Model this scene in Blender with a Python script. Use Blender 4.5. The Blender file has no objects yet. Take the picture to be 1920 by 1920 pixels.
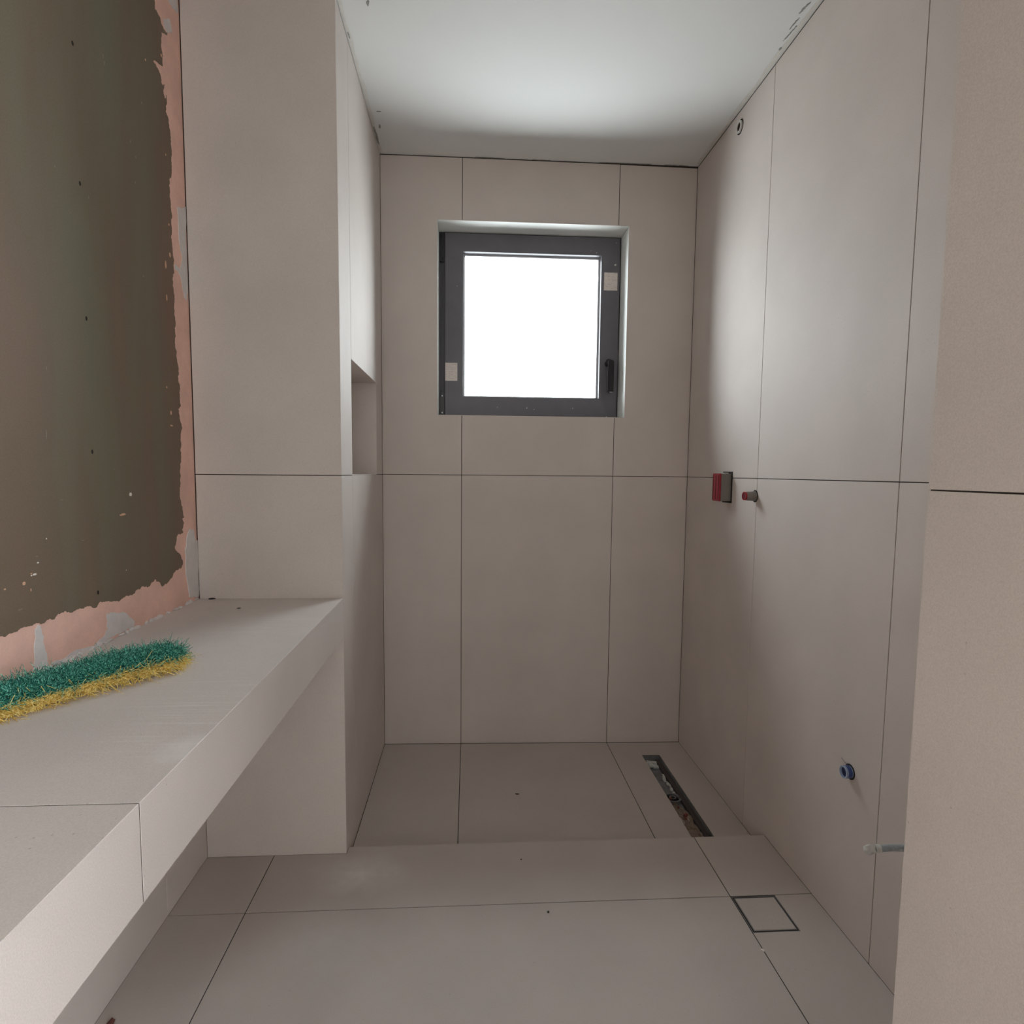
import bpy, bmesh, math, random
from mathutils import Vector, Matrix, noise, geometry
R = math.radians
sc = bpy.context.scene
col = sc.collection
random.seed(7)

# ---------------------------------------------------------------- camera
cam_d = bpy.data.cameras.new('camera'); cam = bpy.data.objects.new('camera', cam_d); col.objects.link(cam)
sc.camera = cam
cam_d.sensor_fit = 'HORIZONTAL'; cam_d.sensor_width = 36.0
cam_d.lens = 1116.05 / 1920 * 36.0
cam_d.shift_x = 13.627 / 1920; cam_d.shift_y = 17.623 / 1920
cam_d.clip_start = 0.02
yaw, pitch, roll = R(3.4622), R(-4.7538), R(0.5147)
fw = Vector((math.sin(yaw)*math.cos(pitch), math.cos(yaw)*math.cos(pitch), math.sin(pitch)))
rt = Vector((math.cos(yaw), -math.sin(yaw), 0)); up = rt.cross(fw)
r2 = rt*math.cos(roll) + up*math.sin(roll); u2 = -rt*math.sin(roll) + up*math.cos(roll)
m = Matrix((r2, u2, -fw)).transposed().to_4x4(); m.translation = (0.3358, -2.3442, 1.0625)
cam.matrix_world = m

# ---------------------------------------------------------------- sky, portals, exposure
SKY = 16.4
w = bpy.data.worlds.new('overcast_sky'); sc.world = w; w.use_nodes = True
nt = w.node_tree; nt.nodes.clear()
wo = nt.nodes.new('ShaderNodeOutputWorld'); bg = nt.nodes.new('ShaderNodeBackground')
tc = nt.nodes.new('ShaderNodeTexCoord'); sx = nt.nodes.new('ShaderNodeSeparateXYZ'); rp = nt.nodes.new('ShaderNodeValToRGB')
ma = nt.nodes.new('ShaderNodeMath'); ma.operation = 'MULTIPLY_ADD'; ma.inputs[1].default_value = .5; ma.inputs[2].default_value = .5
nt.links.new(tc.outputs['Generated'], sx.inputs[0]); nt.links.new(sx.outputs['Z'], ma.inputs[0]); nt.links.new(ma.outputs[0], rp.inputs[0])
rp.color_ramp.elements[0].position = .485; rp.color_ramp.elements[0].color = (.72, .75, .78, 1)   # pale ground
rp.color_ramp.elements[1].position = .515; rp.color_ramp.elements[1].color = (.93, .98, 1.04, 1)   # overcast sky
nt.links.new(rp.outputs[0], bg.inputs[0]); bg.inputs[1].default_value = SKY
nt.links.new(bg.outputs[0], wo.inputs[0])
def portal(name, loc, rot, sx_, sy_):
    d = bpy.data.lights.new(name, 'AREA'); d.shape = 'RECTANGLE'; d.size = sx_; d.size_y = sy_; d.cycles.is_portal = True
    o = bpy.data.objects.new(name, d); col.objects.link(o); o.location = loc; o.rotation_euler = rot
portal('window_portal', (.5802, .170, 1.6452), (R(-90), 0, 0), .756, .750)
FILL_WINDOW = (-4.22, -2.30, .08, 2.30)     # unseen hall window, added and sized for fill light from the right: y0, y1, z0, z1 (in the plane x = HX)
HX = 1.75; HALL_Z = 2.35
portal('hall_portal', (HX+.102, (FILL_WINDOW[0]+FILL_WINDOW[1])/2, (FILL_WINDOW[2]+FILL_WINDOW[3])/2), (R(90), 0, R(90)), FILL_WINDOW[1]-FILL_WINDOW[0], FILL_WINDOW[3]-FILL_WINDOW[2])
vs = sc.view_settings; vs.view_transform = 'Standard'; vs.look = 'None'; vs.gamma = 1.0; vs.use_curve_mapping = False
vs.exposure = 0.0
sc.cycles.max_bounces = 16; sc.cycles.diffuse_bounces = 10; sc.cycles.glossy_bounces = 4; sc.cycles.transparent_max_bounces = 12
sc.cycles.caustics_reflective = False; sc.cycles.caustics_refractive = False
sc.cycles.use_denoising = True; sc.cycles.sample_clamp_indirect = 12

# ---------------------------------------------------------------- sizes (metres); x right, y into the picture, z up
W, H, J = 1.2093, 2.2386, 1.0490           # right wall, ceiling, horizontal tile joint
X1, X2 = .3068, .9068                      # back wall joints
A, B_, ZB, BT = .7466, .377, .721, .1086   # pier front, left wall, counter top height, counter depth
ST = .7173                                 # step edge
YR1, YR2, XN, YN = -.5824, -1.1812, .781, -1.791
WL, WR, WT, WB, RD = .2133, .947, 2.0095, 1.2809, .118
N1, N2, NT, NX = -.5974, -.1373, 1.3785, .11
FJ1, FJ2, FC = -.1972, .9985, -.962
BJ = -1.7397
YB = -4.00                                  # wall behind the camera
def SZ(x): return -.0372 - .011*x           # shower floor falls to the drain
TT = .0015; GAP = .0011                      # tile thickness, half joint

# ---------------------------------------------------------------- materials
def s2l(c): return tuple(((v/255+.055)/1.055)**2.4 if v/255 > .04045 else v/255/12.92 for v in c)
MATS = {}
def mat(name, rgb, rough=.5, metal=0, var=0, vscale=8, bump=0, bscale=300, spec=.5, speck=None, spscale=500, noise_rough=0):
    if name in MATS: return MATS[name]
    mt = bpy.data.materials.new(name); mt.use_nodes = True; MATS[name] = mt
    t = mt.node_tree; bs = t.nodes['Principled BSDF']
    c = s2l(rgb) + (1,)
    bs.inputs['Roughness'].default_value = rough; bs.inputs['Metallic'].default_value = metal
    bs.inputs['Specular IOR Level'].default_value = spec
    bs.inputs['Base Color'].default_value = c
    co = t.nodes.new('ShaderNodeTexCoord')
    last = None
    def rgbn(cc):
        n = t.nodes.new('ShaderNodeRGB'); n.outputs[0].default_value = cc; return n.outputs[0]
    def mix(fac, a, b):
        n = t.nodes.new('ShaderNodeMix'); n.data_type = 'RGBA'
        if isinstance(fac, float): n.inputs['Factor'].default_value = fac
        else: t.links.new(fac, n.inputs['Factor'])
        t.links.new(a, n.inputs['A']); t.links.new(b, n.inputs['B']); return n.outputs['Result']
    def ns(scale, detail=4, rough_=.6):
        n = t.nodes.new('ShaderNodeTexNoise'); n.inputs['Scale'].default_value = scale; n.inputs['Detail'].default_value = detail
        n.inputs['Roughness'].default_value = rough_; t.links.new(co.outputs['Object'], n.inputs['Vector']); return n.outputs['Fac']
    def rng(v, a, b, lo=0., hi=1.):
        n = t.nodes.new('ShaderNodeMapRange'); n.inputs['From Min'].default_value = a; n.inputs['From Max'].default_value = b
        n.inputs['To Min'].default_value = lo; n.inputs['To Max'].default_value = hi
        t.links.new(v, n.inputs['Value']); return n.outputs[0]
    cur = rgbn(c)
    if var:
        dk = tuple(x*(1-var) for x in c[:3]) + (1,); lt = tuple(min(1, x*(1+var)) for x in c[:3]) + (1,)
        cur = mix(rng(ns(vscale), .3, .7), rgbn(dk), rgbn(lt))
    if speck:
        cur = mix(rng(ns(spscale, 2), .35, .65, 0., speck), cur, rgbn(tuple(x*.55 for x in c[:3]) + (1,)))
    t.links.new(cur, bs.inputs['Base Color'])
    if bump:
        bn = t.nodes.new('ShaderNodeBump'); bn.inputs['Strength'].default_value = bump; bn.inputs['Distance'].default_value = .002
        t.links.new(ns(bscale), bn.inputs['Height']); t.links.new(bn.outputs[0], bs.inputs['Normal'])
    if noise_rough:
        t.links.new(rng(ns(6), .3, .7, rough-noise_rough, rough+noise_rough), bs.inputs['Roughness'])
    return mt
def tile_material(name, rgb, haze=None, haze_rgb=(236, 233, 232), pits=.0):
    """matt beige porcelain: soft clouding, fine grain, pin holes; haze = list of (centre, radii, amount) dried grout film"""
    mt = bpy.data.materials.new(name); mt.use_nodes = True; MATS[name] = mt
    t = mt.node_tree; bs = t.nodes['Principled BSDF']; L = t.links.new
    co = t.nodes.new('ShaderNodeTexCoord'); V = co.outputs['Object']
    def nd(kind, **k):
        n = t.nodes.new(kind)
        for a, b in k.items(): setattr(n, a, b)
        return n
    def ns(scale, detail=4, vec=V, dist=0.):
        n = nd('ShaderNodeTexNoise'); n.inputs['Scale'].default_value = scale; n.inputs['Detail'].default_value = detail
        n.inputs['Distortion'].default_value = dist; L(vec, n.inputs['Vector']); return n.outputs['Fac']
    def rng(v, a, b, lo=0., hi=1.):
        n = nd('ShaderNodeMapRange'); n.inputs[1].default_value = a; n.inputs[2].default_value = b; n.inputs[3].default_value = lo; n.inputs[4].default_value = hi
        L(v, n.inputs[0]); return n.outputs[0]
    def mul(a, b, op='MULTIPLY'):
        n = nd('ShaderNodeMath', operation=op)
        for i, x in enumerate((a, b)):
            if isinstance(x, (int, float)): n.inputs[i].default_value = x
            else: L(x, n.inputs[i])
        return n.outputs[0]
    def mix(fac, a, b):
        n = nd('ShaderNodeMix', data_type='RGBA'); L(fac, n.inputs['Factor'])
        for k, x in (('A', a), ('B', b)):
            if isinstance(x, tuple): n.inputs[k].default_value = x
            else: L(x, n.inputs[k])
        return n.outputs['Result']
    c = s2l(rgb); sc_ = lambda k: tuple(min(1, x*k) for x in c) + (1,)
    cur = mix(rng(ns(5, 5), .3, .7), sc_(.95), sc_(1.05))
    cur = mix(rng(ns(650, 3), .3, .7, 0., .34), cur, sc_(.6))
    cur = mix(rng(ns(1400, 1), .55, .75, 0., .22), cur, sc_(1.45))
    vo = nd('ShaderNodeTexVoronoi'); vo.inputs['Scale'].default_value = 70; vo.inputs['Randomness'].default_value = 1; L(V, vo.inputs['Vector'])
    dots = mul(rng(vo.outputs['Distance'], .10, .05), rng(ns(9, 2), .55, .62))
    cur = mix(mul(dots, .45), cur, sc_(.35))
    oi = nd('ShaderNodeObjectInfo')
    cur = mix(rng(oi.outputs['Random'], 0, 1, 0., .05), cur, sc_(.8))
    rough = None
    for (cx, cy, cz), (rx, ry, rz), amt, kind in (haze or []):
        sub = nd('ShaderNodeVectorMath', operation='SUBTRACT'); L(V, sub.inputs[0]); sub.inputs[1].default_value = (cx, cy, cz)
        dv = nd('ShaderNodeVectorMath', operation='DIVIDE'); L(sub.outputs[0], dv.inputs[0]); dv.inputs[1].default_value = (rx, ry, rz)
        ln = nd('ShaderNodeVectorMath', operation='LENGTH'); L(dv.outputs[0], ln.inputs[0])
        fall = rng(mul(ln.outputs['Value'], mul(ns(14, 4), .9), 'ADD'), 1.45, .45)
        if kind == 'streak':
            mp = nd('ShaderNodeMapping'); mp.inputs['Rotation'].default_value = (0, 0, R(62)); mp.inputs['Scale'].default_value = (6, 260, 6); L(V, mp.inputs['Vector'])
            pat = rng(ns(1, 3, mp.outputs[0], .3), .52, .68)
        else:
            pat = rng(ns(45, 6), .25, .75, .45, 1.)
        cur = mix(mul(mul(fall, pat), amt), cur, s2l(haze_rgb) + (1,))
    L(cur, bs.inputs['Base Color'])
    L(rng(ns(30, 3), .3, .7, .63, .68), bs.inputs['Roughness'])
    bs.inputs['Specular IOR Level'].default_value = .32
    bn = nd('ShaderNodeBump'); bn.inputs['Strength'].default_value = .10; bn.inputs['Distance'].default_value = .001
    L(ns(500, 3), bn.inputs['Height']); L(bn.outputs[0], bs.inputs['Normal'])
    return mt
TILE_RGB = (205, 196, 190)
M_tile = tile_material('beige_porcelain', TILE_RGB)
M_floor = tile_material('beige_porcelain_floor', (191, 182, 176), haze=[((.055, -.83, 0), (.14, .09, .2), .50, 'film'), ((.01, -1.06, 0), (.16, .10, .2), .14, 'film'), ((.5, -.40, 0), (.5, .3, .2), .03, 'film')])
M_bench = tile_material('beige_porcelain_counter', (206, 198, 193), haze=[((-.11, -1.20, ZB), (.22, .40, .05), .12, 'film'), ((-.06, -1.48, ZB), (.13, .22, .05), .38, 'streak'),
                        ((-.012, -1.62, ZB), (.035, .05, .05), .6, 'film'), ((-.10, -1.05, ZB), (.14, .14, .05), .35, 'streak')])
M_grout = mat('dark_grout', (52, 44, 40), .9)
M_grout_floor = mat('floor_grout', (46, 40, 37), .9)
M_core = mat('masonry_core', (150, 140, 130), .9)
M_ceil = mat('white_ceiling_paint', (214, 215, 214), .75, var=.015, vscale=3, bump=.05, bscale=120)
M_pink = mat('pink_plasterboard', (224, 184, 168), .85, var=.10, vscale=14, speck=.12, spscale=300, bump=.1, bscale=200)
M_white_filler = mat('white_joint_filler', (206, 200, 198), .8, var=.06, vscale=40, bump=.15, bscale=150)
M_fleck_p = mat('chipped_peach', (206, 166, 138), .85); M_fleck_w = mat('white_splash', (226, 222, 216), .7); M_fleck_g = mat('grey_scuff', (128, 120, 108), .7)
M_dark = mat('dark_void', (22, 19, 18), .9)
M_alu = mat('anthracite_aluminium', (98, 96, 102), .42, var=.05, vscale=20, bump=.05, bscale=900)
M_alu_dark = mat('anthracite_aluminium_frame', (68, 67, 73), .45)
M_spacer = mat('glazing_spacer', (196, 198, 204), .35, spec=.6)
M_black = mat('black_hardware', (18, 18, 21), .28)
M_screw = mat('screw_steel', (150, 150, 155), .3, metal=1)
M_steel = mat('brushed_steel', (150, 152, 156), .32, metal=1, var=.1, vscale=60)
M_steel_dark = mat('dirty_steel', (128, 130, 132), .5, metal=.35, var=.25, vscale=50)
M_red = mat('red_plastic', (142, 28, 40), .38)
M_red_d = mat('dark_red_plastic', (96, 22, 34), .45)
M_grey_p = mat('grey_plastic', (118, 112, 106), .5, var=.05)
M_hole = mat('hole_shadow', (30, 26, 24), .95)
M_blue = mat('blue_plastic', (52, 70, 128), .3)
M_blue_l = mat('clear_blue_plastic', (150, 165, 190), .25)
M_zinc = mat('zinc_rod', (150, 158, 162), .45, metal=.35, var=.12, vscale=200)
M_plaster = mat('plaster_residue', (196, 196, 192), .85, var=.1, vscale=80, bump=.4, bscale=120)
M_sand = mat('mortar_sand', (132, 116, 102), .95, var=.25, vscale=90, bump=.5, bscale=260)
M_paper = None
M_white_wall = mat('hall_white_paint', (225, 222, 216), .8)
M_hall_floor = mat('hall_screed', (150, 146, 140), .9, var=.05)
def waterproof_paint():
    mt = bpy.data.materials.new('olive_waterproof_coating'); mt.use_nodes = True
    t = mt.node_tree; bs = t.nodes['Principled BSDF']; L = t.links.new
    co = t.nodes.new('ShaderNodeTexCoord'); V = co.outputs['Object']
    mp = t.nodes.new('ShaderNodeMapping'); mp.inputs['Scale'].default_value = (1, 3.2, .55); L(V, mp.inputs['Vector'])
    n = t.nodes.new('ShaderNodeTexNoise'); n.inputs['Scale'].default_value = 1.6; n.inputs['Detail'].default_value = 3; L(mp.outputs[0], n.inputs['Vector'])
    r = t.nodes.new('ShaderNodeValToRGB'); L(n.outputs['Fac'], r.inputs[0])
    e = r.color_ramp.elements
    e[0].position = .34; e[0].color = s2l((120, 117, 98)) + (1,)
    e[1].position = .66; e[1].color = s2l((130, 106, 91)) + (1,)
    k = e.new(.50); k.color = s2l((122, 109, 92)) + (1,)
    n2 = t.nodes.new('ShaderNodeTexNoise'); n2.inputs['Scale'].default_value = 420; n2.inputs['Detail'].default_value = 2; L(V, n2.inputs['Vector'])
    mx = t.nodes.new('ShaderNodeMix'); mx.data_type = 'RGBA'; mx.blend_type = 'MULTIPLY'; mx.inputs['Factor'].default_value = .35
    L(r.outputs[0], mx.inputs['A']); L(n2.outputs['Fac'], mx.inputs['B'])
    L(mx.outputs['Result'], bs.inputs['Base Color'])
    bs.inputs['Roughness'].default_value = .6; bs.inputs['Specular IOR Level'].default_value = .25
    n3 = t.nodes.new('ShaderNodeTexNoise'); n3.inputs['Scale'].default_value = 30; n3.inputs['Detail'].default_value = 5; L(mp.outputs[0], n3.inputs['Vector'])
    bn = t.nodes.new('ShaderNodeBump'); bn.inputs['Strength'].default_value = .12; bn.inputs['Distance'].default_value = .003; L(n3.outputs['Fac'], bn.inputs['Height']); L(bn.outputs[0], bs.inputs['Normal'])
    return mt
M_olive = waterproof_paint()
def paper():
    mt = bpy.data.materials.new('printed_paper'); mt.use_nodes = True
    t = mt.node_tree; bs = t.nodes['Principled BSDF']; L = t.links.new
    co = t.nodes.new('ShaderNodeTexCoord')
    wv = t.nodes.new('ShaderNodeTexWave'); wv.bands_direction = 'Z'; wv.inputs['Scale'].default_value = 46; wv.inputs['Distortion'].default_value = 5; L(co.outputs['Object'], wv.inputs['Vector'])
    n = t.nodes.new('ShaderNodeTexNoise'); n.inputs['Scale'].default_value = 110; L(co.outputs['Object'], n.inputs['Vector'])
    mu = t.nodes.new('ShaderNodeMath'); mu.operation = 'MULTIPLY'; L(wv.outputs['Fac'], mu.inputs[0]); L(n.outputs['Fac'], mu.inputs[1])
    r = t.nodes.new('ShaderNodeValToRGB'); L(mu.outputs[0], r.inputs[0])
    r.color_ramp.elements[0].position = .35; r.color_ramp.elements[0].color = s2l((218, 208, 202)) + (1,)
    r.color_ramp.elements[1].position = .9; r.color_ramp.elements[1].color = s2l((140, 132, 128)) + (1,)
    L(r.outputs[0], bs.inputs['Base Color']); bs.inputs['Roughness'].default_value = .7
    return mt
M_paper = paper()
def glass():
    mt = bpy.data.materials.new('window_glass'); mt.use_nodes = True
    t = mt.node_tree; t.nodes.remove(t.nodes['Principled BSDF']); out = t.nodes['Material Output']
    tr = t.nodes.new('ShaderNodeBsdfTransparent'); tr.inputs[0].default_value = (.93, .95, .94, 1)
    gl = t.nodes.new('ShaderNodeBsdfGlossy'); gl.inputs['Roughness'].default_value = .02
    fr = t.nodes.new('ShaderNodeFresnel'); fr.inputs[0].default_value = 1.18
    mx = t.nodes.new('ShaderNodeMixShader'); t.links.new(fr.outputs[0], mx.inputs[0]); t.links.new(tr.outputs[0], mx.inputs[1]); t.links.new(gl.outputs[0], mx.inputs[2])
    t.links.new(mx.outputs[0], out.inputs[0]); return mt
M_glass = glass()

# ---------------------------------------------------------------- helpers
def link(name, me, mt, parent=None, smooth=False):
    o = bpy.data.objects.new(name, me); col.objects.link(o); o.parent = parent
    if mt: me.materials.append(mt)
    if smooth:
        for p in me.polygons: p.use_smooth = True
    return o
def bm_obj(name, bm, mt, parent=None, smooth=False):
    bmesh.ops.recalc_face_normals(bm, faces=bm.faces)
    me = bpy.data.meshes.new(name); bm.to_mesh(me); bm.free()
    return link(name, me, mt, parent, smooth)
def add_box(bm, x0, x1, y0, y1, z0, z1):
    v = [bm.verts.new(p) for p in ((x0,y0,z0),(x1,y0,z0),(x1,y1,z0),(x0,y1,z0),(x0,y0,z1),(x1,y0,z1),(x1,y1,z1),(x0,y1,z1))]
    for f in ((3,2,1,0),(4,5,6,7),(0,1,5,4),(1,2,6,5),(2,3,7,6),(3,0,4,7)): bm.faces.new([v[i] for i in f])
def boxes(name, lst, mt, parent=None):
    bm = bmesh.new()
    for b in lst: add_box(bm, *b)
    return bm_obj(name, bm, mt, parent)
def tag(o, label, cat, group=None):
    o['label'] = label; o['category'] = cat
    if group: o['group'] = group
    return o
def structure(o): o['kind'] = 'structure'; return o
def empty(name, loc):
    o = bpy.data.objects.new(name, None); col.objects.link(o); o.location = loc; o.empty_display_size = .05
    return o
def keep(child):      # mesh was written in world coordinates: undo the parent offset
    child.matrix_parent_inverse = Matrix.Translation(-child.parent.location); return child
# planes: (a, b) on the face -> world, c = outward from the face
def F_back(a, b, c): return (a, -c, b)            # faces -y
def F_px(X): return lambda a, b, c: (X + c, a, b)  # faces +x ; a = y
def F_nx(X): return lambda a, b, c: (X - c, a, b)  # faces -x
def F_ny(Y): return lambda a, b, c: (a, Y - c, b)  # faces -y
def F_py(Y): return lambda a, b, c: (a, Y + c, b)  # faces +y
def F_up(Z): return lambda a, b, c: (a, b, (Z(a) if callable(Z) else Z) + c)
def F_dn(Z): return lambda a, b, c: (a, b, Z - c)
def prism(name, frame, poly, c0, c1, mt, parent=None, bevel=.0005, mitre=()):
    """a slab with its own edges: outline poly on a plane, from c0 to c1, front edges eased"""
    bm = bmesh.new()
    lo = [bm.verts.new(frame(a, b, c0)) for a, b in poly]
    n = len(poly)
    if bevel:
        area = sum(poly[i][0]*poly[(i+1) % n][1] - poly[(i+1) % n][0]*poly[i][1] for i in range(n))
        s = 1 if area > 0 else -1
        ins = []
        for i in range(n):
            p, q, r_ = Vector(poly[i-1]), Vector(poly[i]), Vector(poly[(i+1) % n])
            d1 = (q-p).normalized(); d2 = (r_-q).normalized()
            n1 = Vector((-d1.y, d1.x))*s; n2 = Vector((-d2.y, d2.x))*s
            bis = (n1+n2); bis = bis/max(.3, bis.dot(n1)) if bis.length > 1e-6 else n1
            ins.append(q + bis*bevel)
        mid = [bm.verts.new(frame(a, b, c1-bevel)) for a, b in poly]
        hi = [bm.verts.new(frame(p.x, p.y, c1)) for p in ins]
        rings = [lo, mid, hi]
    else:
        hi = [bm.verts.new(frame(a, b, c1)) for a, b in poly]; rings = [lo, hi]
    for r0, r1 in zip(rings, rings[1:]):
        for i in range(n):
            bm.faces.new((r0[i], r0[(i+1) % n], r1[(i+1) % n], r1[i]))
    bm.faces.new(lo[::-1]); bm.faces.new(hi)
    return bm_obj(name, bm, mt, parent)
def rect(a0, a1, b0, b1, g=GAP): return [(a0+g, b0+g), (a1-g, b0+g), (a1-g, b1-g), (a0+g, b1-g)]
def tile(frame, poly, parent, mt=None, name='tile', c0=-TT): return prism(name, frame, poly, c0, 0, mt or M_tile, parent)
def tube(name, pts, rad, mt, parent=None, seg=16, cap=True):
    """swept round bar; rad a number or one per point"""
    bm = bmesh.new(); rings = []
    if not hasattr(rad, '__len__'): rad = [rad]*len(pts)
    pts = [Vector(p) for p in pts]
    for i, p in enumerate(pts):
        d = (pts[min(i+1, len(pts)-1)] - pts[max(i-1, 0)]).normalized()
        x = d.cross(Vector((0, 0, 1)))
        if x.length < .1: x = d.cross(Vector((0, 1, 0)))
        x.normalize(); y = d.cross(x)
        rings.append([bm.verts.new(p + (x*math.cos(2*math.pi*k/seg) + y*math.sin(2*math.pi*k/seg))*rad[i]) for k in range(seg)])
    for r0, r1 in zip(rings, rings[1:]):
        for k in range(seg): bm.faces.new((r0[k], r0[(k+1) % seg], r1[(k+1) % seg], r1[k]))
    if cap: bm.faces.new(rings[0][::-1]); bm.faces.new(rings[-1])
    return bm_obj(name, bm, mt, parent, False)
def ring(name, centre, axis, r_out, r_in, c0, c1, mt, parent=None, seg=28):
    """flat ring along axis (unit Vector) between offsets c0 and c1"""
    bm = bmesh.new(); ax = Vector(axis); x = ax.orthogonal().normalized(); y = ax.cross(x); C = Vector(centre)
    def loop(r_, c): return [bm.verts.new(C + ax*c + (x*math.cos(2*math.pi*k/seg) + y*math.sin(2*math.pi*k/seg))*r_) for k in range(seg)]
    Ls = [loop(r_out, c0), loop(r_out, c1), loop(r_in, c1), loop(r_in, c0)]
    for i in range(4):
        a, b = Ls[i], Ls[(i+1) % 4]
        for k in range(seg): bm.faces.new((a[k], a[(k+1) % seg], b[(k+1) % seg], b[k]))
    return bm_obj(name, bm, mt, parent)
def lump(bm, c, rx, ry, rz, rough=.3, seed=0, sub=2):
    r_ = bmesh.ops.create_icosphere(bm, subdivisions=sub, radius=1)
    for v in r_['verts']:
        k = 1 + rough*(noise.noise(v.co*2.1 + Vector((seed*7.3, seed*3.1, seed)))) 
        v.co = Vector((c[0] + v.co.x*rx*k, c[1] + v.co.y*ry*k, c[2] + v.co.z*rz*k))
def ragged(poly, amp, depth, rnd, closed=True):
    pts = [Vector(p) for p in poly]
    for d in range(depth):
        out = []; n = len(pts)
        for i in range(n if closed else n-1):
            a, b = pts[i], pts[(i+1) % n]; out.append(a)
            L_ = (b-a).length
            if L_ > .0022:
                nrm = Vector((-(b-a).y, (b-a).x)).normalized()
                out.append((a+b)/2 + nrm*rnd.uniform(-1, 1)*min(amp, L_*.22))
        if not closed: out.append(pts[-1])
        pts = out
    return [tuple(p) for p in pts]
def flat_patch(name, frame, poly, c, mt, parent):
    """thin coat lying on a wall: triangulated outline with a real edge"""
    if sum(poly[i][0]*poly[(i+1) % len(poly)][1] - poly[(i+1) % len(poly)][0]*poly[i][1] for i in range(len(poly))) < 0: poly = poly[::-1]
    vo, eo, fo = geometry.delaunay_2d_cdt([Vector(p) for p in poly], [], [list(range(len(poly)))], 1, 1e-6)[:3]
    bm = bmesh.new()
    vs_ = [bm.verts.new(frame(p.x, p.y, c)) for p in vo]
    for f in fo:
        try: bm.faces.new([vs_[i] for i in f])
        except ValueError: pass
    bmesh.ops.triangulate(bm, faces=bm.faces[:])
    for v in [v for v in bm.verts if not v.link_faces]: bm.verts.remove(v)
    rim = [e for e in bm.edges if len(e.link_faces) == 1]
    ex = bmesh.ops.extrude_edge_only(bm, edges=rim)
    z = Vector(frame(0, 0, 0)) - Vector(frame(0, 0, c))
    for v in [v for v in ex['geom'] if isinstance(v, bmesh.types.BMVert)]: v.co += z
    return bm_obj(name, bm, mt, parent)

# ================================================================ THE SETTING
# ---- back wall with the window opening
wall_back = structure(boxes('wall_back', [(-.02, WL-TT, TT, .166, -.20, H), (WR+TT, W+.02, TT, .166, -.20, H),
                                          (WL-TT, WR+TT, TT, .166, -.20, WB-TT), (WL-TT, WR+TT, TT, .166, WT+TT, H)], M_grout))
g = GAP
top = H - .0035
tile(F_back, [(g, SZ(0)+g), (X1-g, SZ(X1)+g), (X1-g, J-g), (g, J-g)], wall_back)
tile(F_back, [(X1+g, SZ(X1)+g), (X2-g, SZ(X2)+g), (X2-g, J-g), (X1+g, J-g)], wall_back)
tile(F_back, [(X2+g, SZ(X2)+g), (W-g, SZ(W)+g), (W-g, J-g), (X2+g, J-g)], wall_back)
tile(F_back, [(g, J+g), (X1-g, J+g), (X1-g, WB), (WL, WB), (WL, WT), (X1-g, WT), (X1-g, top), (g, top)], wall_back)
tile(F_back, [(X1+g, J+g), (X2-g, J+g), (X2-g, WB), (X1+g, WB)], wall_back)
tile(F_back, [(X1+g, WT), (X2-g, WT), (X2-g, top-.001), (X1+g, top)], wall_back)
tile(F_back, [(X2+g, J+g), (W-g, J+g), (W-g, top-.004), (X2+g, top-.002), (X2+g, WT), (WR, WT), (WR, WB), (X2+g, WB)], wall_back)
# reveals of the opening
rv = .0008
M_reveal = mat('white_reveal', (236, 238, 235), .6, var=.02, vscale=12)
tile(F_px(WL), [(rv, WB), (RD, WB), (RD, WT), (rv, WT)], wall_back, M_reveal, name='reveal_panel')
tile(F_nx(WR), [(rv, WB), (RD, WB), (RD, WT), (rv, WT)], wall_back, M_reveal, name='reveal_panel')
tile(F_dn(WT), [(WL, rv), (WR, rv), (WR, RD), (WL, RD)], wall_back, M_reveal, name='reveal_panel')
tile(F_up(WB), [(WL, rv), (WR, rv), (WR, RD), (WL, RD)], wall_back, M_reveal, name='reveal_panel')

# ---- right wall
wall_right = structure(boxes('wall_right', [(W+TT, W+.25, -1.95, .02, -.20, H)], M_grout))
YE = YN - .02
def rz(y): return SZ(W) if y > -ST else 0.
fr = F_nx(W)
tile(fr, [(YR1+g, SZ(W)+g), (-g, SZ(W)+g), (-g, J-g), (YR1+g, J-g)], wall_right)
tile(fr, rect(YR1, 0, J, top), wall_right)
tile(fr, [(YR2+g, g), (-ST-g, g), (-ST-g, SZ(W)+g), (YR1-g, SZ(W)+g), (YR1-g, J-g), (YR2+g, J-g)], wall_right)
tile(fr, rect(YR2, YR1, J, top), wall_right)
tile(fr, rect(YN, YR2, 0, J), wall_right)
tile(fr, rect(YN, YR2, J, top), wall_right)

# ---- projecting wall at the right, beside the camera
DY_A, DY_B, DZ = -3.95, -2.52, 2.16          # unseen doorway, added to light the counter front
wall_near = structure(boxes('wall_right_return', [(XN+TT, W+.25, -1.96, YN-TT, 0, H), (XN+TT, XN+.14, DY_B, -1.96, 0, H), (XN+TT, XN+.14, YB, DY_A, 0, H),
                                                  (XN+TT, XN+.14, DY_A, DY_B, DZ, H), (XN+TT, W+.25, -1.96, -1.95, H, HALL_Z)], M_grout))
tile(F_py(YN), rect(XN, W, 0, J), wall_near); tile(F_py(YN), rect(XN, W, J, top), wall_near)
gj = .0016
tile(F_nx(XN), [(DY_B, g), (YN, g), (YN, J-g), (DY_B, J-gj)], wall_near)
tile(F_nx(XN), [(DY_A, DZ), (DY_B, DZ), (DY_B, J+gj), (YN, J+.0003), (YN, top), (DY_A, top)], wall_near)
tile(F_nx(XN), rect(YB, DY_A, 0, J), wall_near); tile(F_nx(XN), rect(YB, DY_A, J, top), wall_near)

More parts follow.
